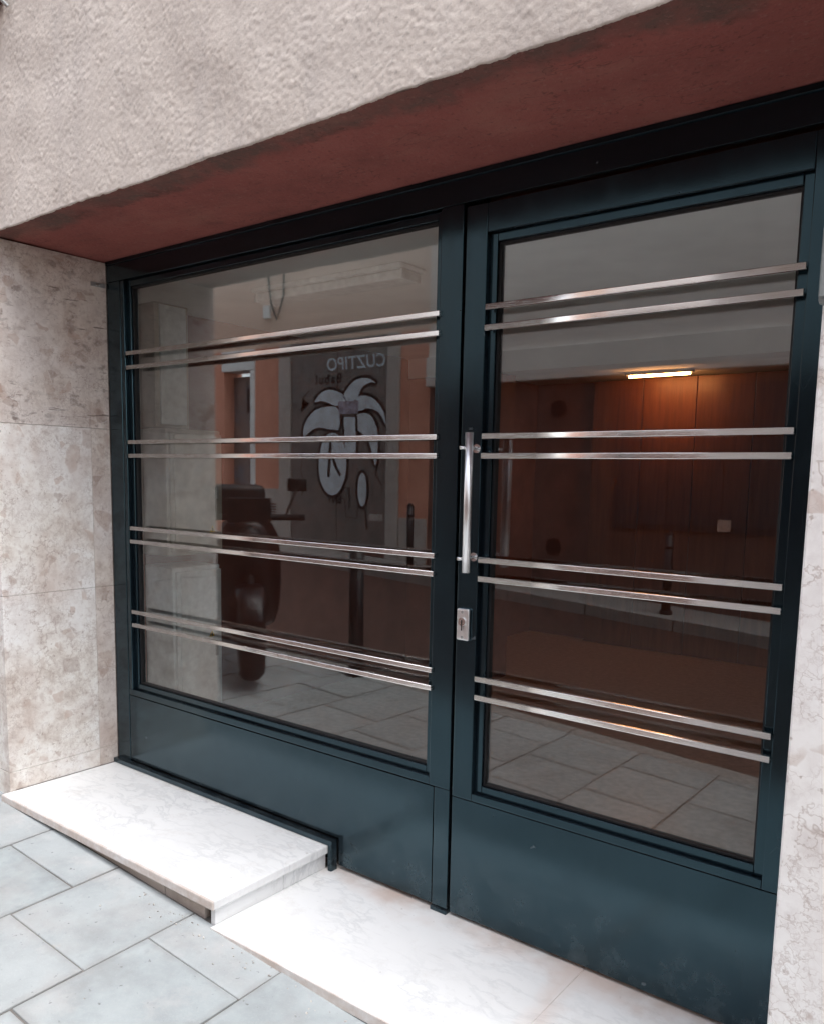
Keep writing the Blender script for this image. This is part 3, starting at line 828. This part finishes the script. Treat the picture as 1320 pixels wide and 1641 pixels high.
# pull handle
hd = bmesh.new()
HXc, HY = 1.700, -0.055
add_tube(hd, (HXc, HY, 1.077), (HXc, HY, 1.466), 0.0112, 28)
ho = link_bm('pull_handle', hd, M['handle'], dl)
for p in ho.data.polygons: p.use_smooth = len(p.vertices) == 4
for z in (1.424, 1.116):
    def sub(name, a, b, r, n=20):
        bm = bmesh.new(); add_tube(bm, a, b, r, n)
        o = link_bm(name, bm, M['chrome'], None)
        for p in o.data.polygons: p.use_smooth = len(p.vertices) == 4
        o.parent = ho; o.matrix_parent_inverse = Matrix.Identity(4)
        return o
    sub('standoff', (1.684, FACE - 0.0005, z), (1.6985, HY + 0.006, z), 0.0055)
    sub('rosette', (1.684, FACE - 0.0045, z), (1.684, FACE - 0.0003, z), 0.0125, 28)
    sub('pin', (1.6935, HY - 0.002, z), (1.682, HY - 0.018, z), 0.0048)
# lock escutcheon
lb = bmesh.new()
add_box(lb, 1.636, 1.678, FACE - 0.0125, FACE - 0.0004, 0.869, 0.963, 0.005, 3)
lk = link_bm('lock_plate', lb, M['handle'], dl, False)
def lsub(name, o):
    o.parent = lk; o.matrix_parent_inverse = Matrix.Identity(4)
    return o
b = bmesh.new(); add_tube(b, (1.657, FACE - 0.0165, 0.925), (1.657, FACE - 0.0126, 0.925), 0.0125, 28); lsub('lock_cylinder', link_bm('lock_cylinder', b, M['chrome']))
b = bmesh.new(); add_box(b, 1.6552, 1.6588, FACE - 0.0172, FACE - 0.0166, 0.899, 0.930); lsub('keyhole', link_bm('keyhole', b, M['tagb']))
for z in (0.953, 0.879):
    b = bmesh.new(); add_tube(b, (1.657, FACE - 0.0140, z), (1.657, FACE - 0.0126, z), 0.0042, 16); lsub('screw', link_bm('screw', b, M['iron']))

# ------------------------------------------------------------------ marble steps
st = thing('marble_step', 'raised white marble step slab left, under the fixed glass panel', 'step', (0.5, -0.25, 0.0))
box('step_slab', XJ + 0.001, 1.138, -0.503, -0.0005, 0.057, 0.086, M['marble'], st, 0.0035)
box('step_slab_back', XJ + 0.001, 1.138, 0.0, 0.028, 0.057, 0.0855, M['marble'], st)
box('mortar_core', XJ + 0.002, 1.098, -0.452, -0.004, -0.10, 0.0555, M['mortar'], st)
for (x0, x1) in ((-0.10, 0.40), (0.402, 0.862), (0.866, 1.062)):
    box('front_riser', x0, x1, -0.472, -0.4525, -0.12, 0.0535, M['riser'], st, 0.002)
box('side_riser', 1.100, 1.121, -0.479, -0.203, -0.05, 0.0545, M['marble'], st, 0.0018)
box('side_riser', 1.100, 1.1205, -0.2008, -0.004, -0.05, 0.0545, M['marble'], st, 0.0018)

s2 = thing('doorstep', 'low white marble doorstep with pinkish stains in front of the door', 'step', (1.9, -0.25, -0.03))
box('step_slab', 1.1215, 2.0785, -0.500, 0.078, -0.030, 0.0, M['marble_s'], s2, 0.0015)
box('step_slab', 2.0789, XR - 0.001, -0.500, 0.078, -0.030, -0.0003, M['marble_s'], s2, 0.0015)
box('mortar_bed', 1.14, XR - 0.002, -0.485, 0.06, -0.20, -0.0305, M['mortar'], s2)

# ------------------------------------------------------------------ small things on this facade
hk = thing('wall_hook', 'small white metal eyelet at the top of the left stone reveal', 'hook', (XJ, -0.03, 2.085))
box('hook_plate', XJ + 0.0005, XJ + 0.004, -0.062, 0.002, 2.077, 2.094, M['iron'], hk, 0.001)
tube('hook_ring', (XJ + 0.004, -0.035, 2.085), (XJ + 0.018, -0.03, 2.082), 0.004, M['iron'], hk, 10)
eb = thing('cover_box', 'grey plastic cover at the right picture edge on the stone pier', 'box', (2.69, YF - 0.02, 1.70))
box('cover_body', 2.656, 2.735, YF - 0.020, YF - 0.001, 1.630, 1.760, M['grey'], eb, 0.008)
box('cover_rim', 2.658, 2.729, YF - 0.024, YF - 0.0205, 1.640, 1.750, M['grey'], eb, 0.003)
sg = thing('board', 'dark red brown board edge with metal hook in the upper left corner', 'board', (-0.4, YF, 2.90))
box('board_panel', -0.85, 0.055, YF - 0.060, YF - 0.004, 2.893, 3.22, M['rust'], sg, 0.004)
box('board_trim', -0.87, 0.075, YF - 0.075, YF - 0.061, 2.90, 2.93, M['rust'], sg, 0.003)
sweep('board_hook', [(0.092, YF - 0.004, 2.99), (0.092, YF - 0.03, 2.96), (0.092, YF - 0.028, 2.88), (0.096, YF - 0.012, 2.868)], 0.007, M['iron'], sg)

# grit lying along the step edges
bm = bmesh.new()
for _ in range(150):
    if random.random() < 0.6:
        x = random.uniform(0.75, 2.4); y = -0.505 - abs(random.gauss(0, 0.035)) - 0.004
    else:
        x = random.uniform(-0.4, 2.6); y = random.uniform(-1.6, -0.51)
    s = random.choice((0.0012, 0.0014, 0.0016, 0.002, 0.003)) * random.uniform(0.7, 1.3)
    m = Matrix.Translation((x, y, gz(x, y) + s * 0.4)) @ Matrix.Rotation(random.uniform(0, 6), 4, 'Z') @ Matrix.Rotation(random.uniform(0, 6), 4, 'X') @ Matrix.Diagonal((s * 1.5, s, s * 0.7, 1))
    bmesh.ops.create_icosphere(bm, subdivisions=1, radius=1, matrix=m)
gr = link_bm('street_grit', bm, M['debris']); gr['kind'] = 'stuff'; gr['label'] = 'scattered grit on the paving along the marble steps'

# ------------------------------------------------------------------ across the street (seen in the glass)
YO = -7.2
ob = thing('building', 'salmon and grey house across the street, reflected in both glass panes', 'building', (-3, YO, 0))
boxes('rendered_wall', [(-16, -8.25, YO - 0.4, YO, -0.5, 3.35), (-7.45, -6.85, YO - 0.4, YO, -0.5, 3.35), (-4.42, -3.9, YO - 0.4, YO, -0.5, 3.35)], M['salmon'], ob)
box('upper_wall', -16, -3.9, YO - 0.4, YO - 0.002, 3.351, 7.5, M['peach'], ob)
box('upper_wall', -3.899, 14, YO - 0.4, YO + 0.05, 2.95, 7.5, M['opp'], ob)
box('string_course', -3.899, 14, YO - 0.4, YO + 0.11, 2.55, 2.949, M['opp'], ob, 0.01)
box('ground_floor_wall', -3.899, 14, YO - 0.4, YO, -1.0, 2.549, M['brown'], ob)
boxes('gate_pilaster', [(-6.85, -6.60, YO - 0.4, YO + 0.05, 0.0, 3.35)], M['pale'], ob, 0.01)
boxes('gate_pilaster', [(-4.64, -4.42, YO - 0.4, YO + 0.05, 0.0, 3.35)], M['pale'], ob, 0.01)
box('plinth', -7.44, -6.86, YO, YO + 0.02, 0.2, 1.10, M['pale'], ob, 0.005)
box('plinth', -4.41, -3.91, YO, YO + 0.02, 0.1, 0.75, M['pale'], ob, 0.005)
for zc, in ((2.20,), (0.50,)):
    bm = bmesh.new(); add_tube(bm, (-1.93, YO + 0.001, zc), (-1.93, YO + 0.012, zc), 0.105, 28); link_bm('round_vent', bm, M['tagb'], ob)
vg = box('vent_frame', -7.22, -6.90, YO + 0.0205, YO + 0.03, 0.60, 0.90, M['pale'], ob, 0.004)
for i in range(6): 
    o = box('vent_slot', -7.19, -6.93, YO + 0.0301, YO + 0.034, 0.63 + i * 0.042, 0.652 + i * 0.042, M['tagb'], None); o.parent = vg; o.matrix_parent_inverse = Matrix.Identity(4)
box('wall_notice', 0.10, 0.24, YO + 0.047, YO + 0.052, 0.80, 0.93, M['peachn'], ob)

# gate with graffiti
gt = thing('gate', 'grey metal double gate with palm graffiti reflected in the left glass', 'gate', (-5.62, YO, 0.33))
box('transom', -6.598, -4.642, YO - 0.3, YO + 0.03, 3.22, 3.345, M['gate'], gt, 0.01)
for x0, x1 in ((-6.597, -5.627), (-5.613, -4.643)):
    lf = box('gate_leaf', x0, x1, YO - 0.05, YO + 0.02, 0.30, 3.21, M['gate'], gt, 0.006)
box('gate_threshold', -6.597, -4.643, YO - 0.3, YO + 0.04, 0.05, 0.295, M['brown'], gt, 0.01)
box('gate_sticker', -4.96, -4.70, YO + 0.0225, YO + 0.0245, 0.68, 0.78, M['pale'], gt)
def smooth_loop(pts, n=4):
    out = []
    m = len(pts)
    for i in range(m):
        p0, p1, p2, p3 = (Vector(pts[(i + k) % m]) for k in (-1, 0, 1, 2))
        for s in range(n):
            t = s / n
            out.append(0.5 * ((2 * p1) + (p2 - p0) * t + (2 * p0 - 5 * p1 + 4 * p2 - p3) * t * t + (3 * p1 - p0 - 3 * p2 + p3) * t ** 3))
    return out
def decal(name, pts, y, mat, grow=0.0, sm=True):
    pts = [Vector(p) for p in pts]
    if sm: pts = smooth_loop(pts)
    if grow:
        m = len(pts); new = []
        area = sum(pts[i].x * pts[(i + 1) % m].y - pts[(i + 1) % m].x * pts[i].y for i in range(m))
        for i in range(m):
            d = (pts[(i + 1) % m] - pts[i - 1]).normalized()
            nrm = Vector((d.y, -d.x)) * (1 if area > 0 else -1)
            new.append(pts[i] + nrm * grow)
        pts = new
    bm = bmesh.new()
    f = bm.faces.new([bm.verts.new((p.x, y, p.y)) for p in pts])
    if f.normal.y < 0: bm.faces.ensure_lookup_table()
    bmesh.ops.triangulate(bm, faces=[f], ngon_method='EAR_CLIP')
    e = bmesh.ops.extrude_face_region(bm, geom=list(bm.faces))
    for v in e['geom']:
        if isinstance(v, bmesh.types.BMVert): v.co.y += 0.0012
    bmesh.ops.recalc_face_normals(bm, faces=bm.faces)
    return link_bm(name, bm, mat, gt)
FR = dict(
    F1=[(-5.49, 2.51), (-5.4, 2.63), (-5.25, 2.73), (-5.04, 2.75), (-4.85, 2.66), (-4.98, 2.68), (-5.12, 2.62), (-5.2, 2.49), (-5.24, 2.46), (-5.35, 2.41), (-5.45, 2.44)],
    F2=[(-6.07, 2.44), (-5.97, 2.55), (-5.8, 2.61), (-5.61, 2.58), (-5.48, 2.51), (-5.44, 2.41), (-5.64, 2.37), (-5.8, 2.42), (-5.93, 2.45)],
    F3=[(-6.31, 1.91), (-6.32, 2.04), (-6.22, 2.2), (-6.05, 2.32), (-5.83, 2.36), (-5.64, 2.35), (-5.56, 2.22), (-5.59, 2.01), (-5.77, 2.02), (-5.97, 2.05), (-6.13, 2.01), (-6.25, 1.94)],
    F4=[(-5.24, 2.46), (-5.09, 2.5), (-4.91, 2.45), (-4.77, 2.34), (-4.69, 2.21), (-4.67, 2.07), (-4.76, 2.21), (-4.88, 2.28), (-5.03, 2.31), (-5.14, 2.28), (-5.24, 2.32)],
    F5=[(-5.23, 2.21), (-5.03, 2.24), (-4.91, 2.16), (-4.83, 2.01), (-4.81, 1.78), (-4.85, 1.48), (-4.92, 1.67), (-4.99, 1.82), (-5.11, 1.94), (-5.22, 2.02)],
    T=[(-5.48, 2.2), (-5.25, 2.19), (-5.23, 1.65), (-5.44, 1.65)],
    POD=[(-5.70 + 0.285 * math.cos(a), 1.50 + 0.47 * math.sin(a)) for a in [i * math.pi / 8 for i in range(16)]],
    POD2=[(-5.10 + 0.085 * math.cos(a), 1.13 + 0.245 * math.sin(a)) for a in [i * math.pi / 6 for i in range(12)]])
for k, v in FR.items():
    top = k in ('T', 'POD', 'POD2')
    decal('graffiti_outline', v, YO + (0.0245 if top else 0.0215), M['tagb'], 0.045, k != 'T')
    decal('graffiti_fill', v, YO + (0.0262 if top else 0.0230), M['tagw'], 0.0, k != 'T')
decal('graffiti_fill', [(-5.6, 2.43), (-5.19, 2.43), (-5.19, 2.24), (-5.56, 2.24)], YO + 0.0280, M['tagl'], 0, False)
def stroke(pts, w, y, mat):
    pts = [Vector(p) for p in pts]
    L, Rr = [], []
    for i, p in enumerate(pts):
        d = (pts[min(i + 1, len(pts) - 1)] - pts[max(i - 1, 0)]).normalized()
        nn = Vector((-d.y, d.x)) * w / 2
        L.append(p + nn); Rr.append(p - nn)
    decal('graffiti_stroke', L + Rr[::-1], y, mat, 0, False)
stroke([(-5.74, 1.83), (-5.75, 1.6), (-5.78, 1.31)], 0.05, YO + 0.0280, M['tagb'])
stroke([(-5.72, 1.65), (-5.62, 1.45), (-5.53, 1.33)], 0.05, YO + 0.0280, M['tagb'])
for pts in ([(-6.33, 1.7), (-6.38, 1.4), (-6.3, 1.2), (-6.36, 1.0)], [(-5.55, 1.0), (-5.45, 0.98), (-5.42, 0.72), (-5.2, 0.70), (-5.18, 0.95), (-5.05, 0.9), (-5.0, 0.55)], [(-4.75, 1.7), (-4.85, 1.35), (-4.72, 1.2)], [(-5.5, 1.15), (-5.35, 1.15), (-5.36, 0.85)], [(-6.2, 2.62), (-6.35, 2.5), (-6.2, 2.42), (-6.38, 2.3)]):
    stroke(pts, 0.022, YO + 0.0215, M['tagb'])
def text(s, x, z, h, mat, y, spacing=1.0, shear=0.0):
    cu = bpy.data.curves.new('t', 'FONT'); cu.body = s; cu.size = h; cu.space_character = spacing; cu.shear = shear; cu.extrude = 0.0006; cu.offset = 0.004
    tmp = bpy.data.objects.new('tmp', cu); COL.objects.link(tmp)
    me = bpy.data.meshes.new_from_object(tmp.evaluated_get(bpy.context.evaluated_depsgraph_get()))
    bpy.data.objects.remove(tmp); bpy.data.curves.remove(cu)
    me.transform(Matrix(((-1, 0, 0, x), (0, 0, 1, y), (0, 1, 0, z), (0, 0, 0, 1))))
    me.name = 'graffiti_lettering'; me.materials.clear(); me.materials.append(mat)
    return finish(bpy.data.objects.new('graffiti_lettering', me), gt)
text('CUZTIPO', -4.68, 2.90, 0.26, M['tagw'], YO + 0.0225, 1.05, 0.1)
text('Babui', -5.52, 2.71, 0.20, M['tagb'], YO + 0.0225, 1.25)
text('ENT', -5.50, 0.92, 0.16, M['tagb'], YO + 0.0225)

# blue tagged door with pale frame
bd = thing('side_door', 'tagged blue and grey narrow door reflected left of the graffiti gate', 'door', (-7.85, YO, 0.4))
box('door_leaf', -8.20, -7.55, YO - 0.25, YO - 0.18, 0.35, 2.95, M['blue'], bd, 0.004)
box('door_grille', -7.85, -7.60, YO - 0.179, YO - 0.17, 2.35, 2.75, M['tagb'], bd)
box('door_frame', -7.549, -7.451, YO - 0.3, YO + 0.03, 0.2, 3.02, M['white'], bd, 0.006)
box('door_frame', -8.249, -8.201, YO - 0.3, YO + 0.03, 0.2, 3.02, M['salmon'], bd, 0.006)
box('door_lintel', -8.249, -7.451, YO - 0.3, YO + 0.035, 3.021, 3.345, M['white'], bd, 0.006)
# dark shutter
sh = thing('window_shutter', 'dark slate panelled shutter across the street, reflected in the door glass', 'shutter', (-0.25, YO, 0.8))
box('shutter_frame', -1.15, 0.80, YO + 0.001, YO + 0.03, 0.78, 2.40, M['shutter'], sh, 0.006)
for i in range(6): box('shutter_panel', -1.10 + i * 0.31, -0.80 + i * 0.31, YO + 0.0305, YO + 0.046, 0.84, 2.34, M['shutter'], sh, 0.006)
# hanging cable with junction box
cb = thing('cable', 'dark cable with small white junction box high on the salmon wall', 'cable', (-7.2, YO, 3.3))
sweep('cable_run', [(-7.12, YO + 0.03, 5.2), (-7.10, YO + 0.03, 4.35), (-7.02, YO + 0.05, 4.0), (-6.92, YO + 0.03, 3.75), (-6.75, YO + 0.04, 4.1), (-6.72, YO + 0.03, 5.0)], 0.015, M['tagb'], cb)
box('junction_box', -7.20, -7.06, YO + 0.001, YO + 0.06, 3.78, 3.98, M['white'], cb, 0.01)

# bollards
def bollard(x, y, label):
    z = gz(x, y)
    b = thing('bollard', label, 'bollard', (x, y, z), 'black steel bollards along the street')
    tube('post', (x, y, z - 0.05), (x, y, z + 0.84), 0.048, M['black'], b, 24)
    tube('cap', (x, y, z + 0.84), (x, y, z + 0.875), 0.048, M['black'], b, 24, 0.022)
    tube('ring', (x, y, z + 0.70), (x, y, z + 0.735), 0.053, M['black'], b, 24)
    tube('base_collar', (x, y, z - 0.01), (x, y, z + 0.03), 0.066, M['black'], b, 24)
bollard(-0.50, -1.88, 'black bollard on the near kerb, tallest one reflected in the left glass')
bollard(-3.70, -6.55, 'black bollard across the street, reflected right of the graffiti gate')
bollard(-0.20, -6.55, 'black bollard across the street, reflected in the door glass under the shutter')

# parked scooter
sx0, sy0 = -1.25, -1.60
sct = thing('scooter', 'dark parked scooter on the near pavement, reflected in the left glass', 'scooter', (sx0, sy0, gz(sx0, sy0)))
SM = Matrix.Translation((sx0, sy0, gz(sx0, sy0))) @ Matrix.Rotation(R(38), 4, 'Z')      # local +X = front
def sp(name, bm, mat, par=None, smooth=True):
    bmesh.ops.transform(bm, matrix=SM, verts=bm.verts)
    return link_bm(name, bm, mat, sct, smooth)
def torus(bm, c, Rr, r, n=28, m=10):
    vs = []
    for i in range(n):
        a = 2 * math.pi * i / n
        vs.append([bm.verts.new((c[0] + (Rr + r * math.cos(2 * math.pi * j / m)) * math.cos(a), c[1] + r * 1.25 * math.sin(2 * math.pi * j / m), c[2] + (Rr + r * math.cos(2 * math.pi * j / m)) * math.sin(a))) for j in range(m)])
    for i in range(n):
        for j in range(m): bm.faces.new((vs[i][j], vs[i][(j + 1) % m], vs[(i + 1) % n][(j + 1) % m], vs[(i + 1) % n][j]))
def loft(secs):
    bm = bmesh.new(); n = 14; rings = []
    for (x, zc, hw, hz) in secs:
        rings.append([bm.verts.new((x, hw * math.copysign(abs(math.cos(a)) ** 0.7, math.cos(a)), zc + hz * math.copysign(abs(math.sin(a)) ** 0.7, math.sin(a)))) for a in [2 * math.pi * i / n for i in range(n)]])
    for a, b in zip(rings[:-1], rings[1:]):
        for i in range(n): bm.faces.new((a[i], a[(i + 1) % n], b[(i + 1) % n], b[i]))
    bm.faces.new(rings[0][::-1]); bm.faces.new(rings[-1])
    bmesh.ops.recalc_face_normals(bm, faces=bm.faces)
    return bm
for cx in (0.66, -0.58):
    b = bmesh.new(); torus(b, (cx, 0, 0.27), 0.20, 0.062); w = sp('wheel', b, M['seat'])
    b = bmesh.new(); add_tube(b, (cx, -0.035, 0.27), (cx, 0.035, 0.27), 0.145, 24); bmesh.ops.transform(b, matrix=SM, verts=b.verts)
    h = link_bm('rim', b, M['iron']); h.parent = w; h.matrix_parent_inverse = w.matrix_world.inverted()
sp('body', loft([(-0.82, 0.72, 0.05, 0.05), (-0.70, 0.68, 0.15, 0.14), (-0.35, 0.60, 0.17, 0.18), (-0.05, 0.48, 0.16, 0.16), (0.10, 0.34, 0.17, 0.07), (0.32, 0.34, 0.18, 0.07), (0.44, 0.55, 0.20, 0.25), (0.52, 0.72, 0.19, 0.27), (0.60, 0.82, 0.08, 0.12)]), M['redp'])
sp('seat', loft([(-0.80, 0.86, 0.08, 0.03), (-0.65, 0.85, 0.14, 0.06), (-0.25, 0.80, 0.15, 0.06), (0.02, 0.76, 0.10, 0.05)]), M['seat'])
b = bmesh.new(); add_tube(b, (0.46, 0, 0.92), (0.66, 0, 0.27), 0.035, 14); sp('fork', b, M['seat'])
sp('front_mudguard', loft([(0.42, 0.40, 0.07, 0.04), (0.56, 0.54, 0.09, 0.05), (0.74, 0.54, 0.09, 0.05), (0.92, 0.40, 0.06, 0.03)]), M['redp'])
b = bmesh.new(); add_tube(b, (0.46, -0.34, 0.98), (0.46, 0.34, 0.98), 0.02, 12); hb = sp('handlebar', b, M['seat'])
for s in (-1, 1):
    b = bmesh.new(); add_tube(b, (0.46, 0.22 * s, 0.98), (0.42, 0.30 * s, 1.16), 0.007, 8); add_box(b, 0.40, 0.425, 0.30 * s - 0.06, 0.30 * s + 0.06, 1.14, 1.22, 0.008)
    sp('mirror', b, M['seat'])
b = bmesh.new(); add_box(b, 0.545, 0.56, -0.13, 0.13, 0.95, 1.10, 0.006); sp('windscreen', b, M['seat'], None, False)
b = bmesh.new(); bmesh.ops.create_uvsphere(b, u_segments=16, v_segments=10, radius=0.075, matrix=Matrix.Translation((0.60, 0, 0.86))); sp('headlight', b, M['seat'])
b = bmesh.new(); add_box(b, -0.855, -0.80, -0.08, 0.08, 0.66, 0.73, 0.01); sp('tail_light', b, M['tail'], None, False)
b = bmesh.new(); add_box(b, -1.05, -0.70, -0.19, 0.19, 0.90, 1.16, 0.05, 3); sp('top_case', b, M['seat'])
b = bmesh.new(); add_tube(b, (-0.25, -0.17, 0.27), (-0.85, -0.19, 0.36), 0.05, 14); sp('exhaust', b, M['iron'])
b = bmesh.new(); add_box(b, -0.90, -0.885, -0.10, 0.10, 0.36, 0.54, 0.004); sp('number_plate', b, M['white'], None, False)
b = bmesh.new(); add_tube(b, (0.0, 0.10, 0.30), (0.02, 0.22, 0.0), 0.012, 8); sp('side_stand', b, M['iron'])
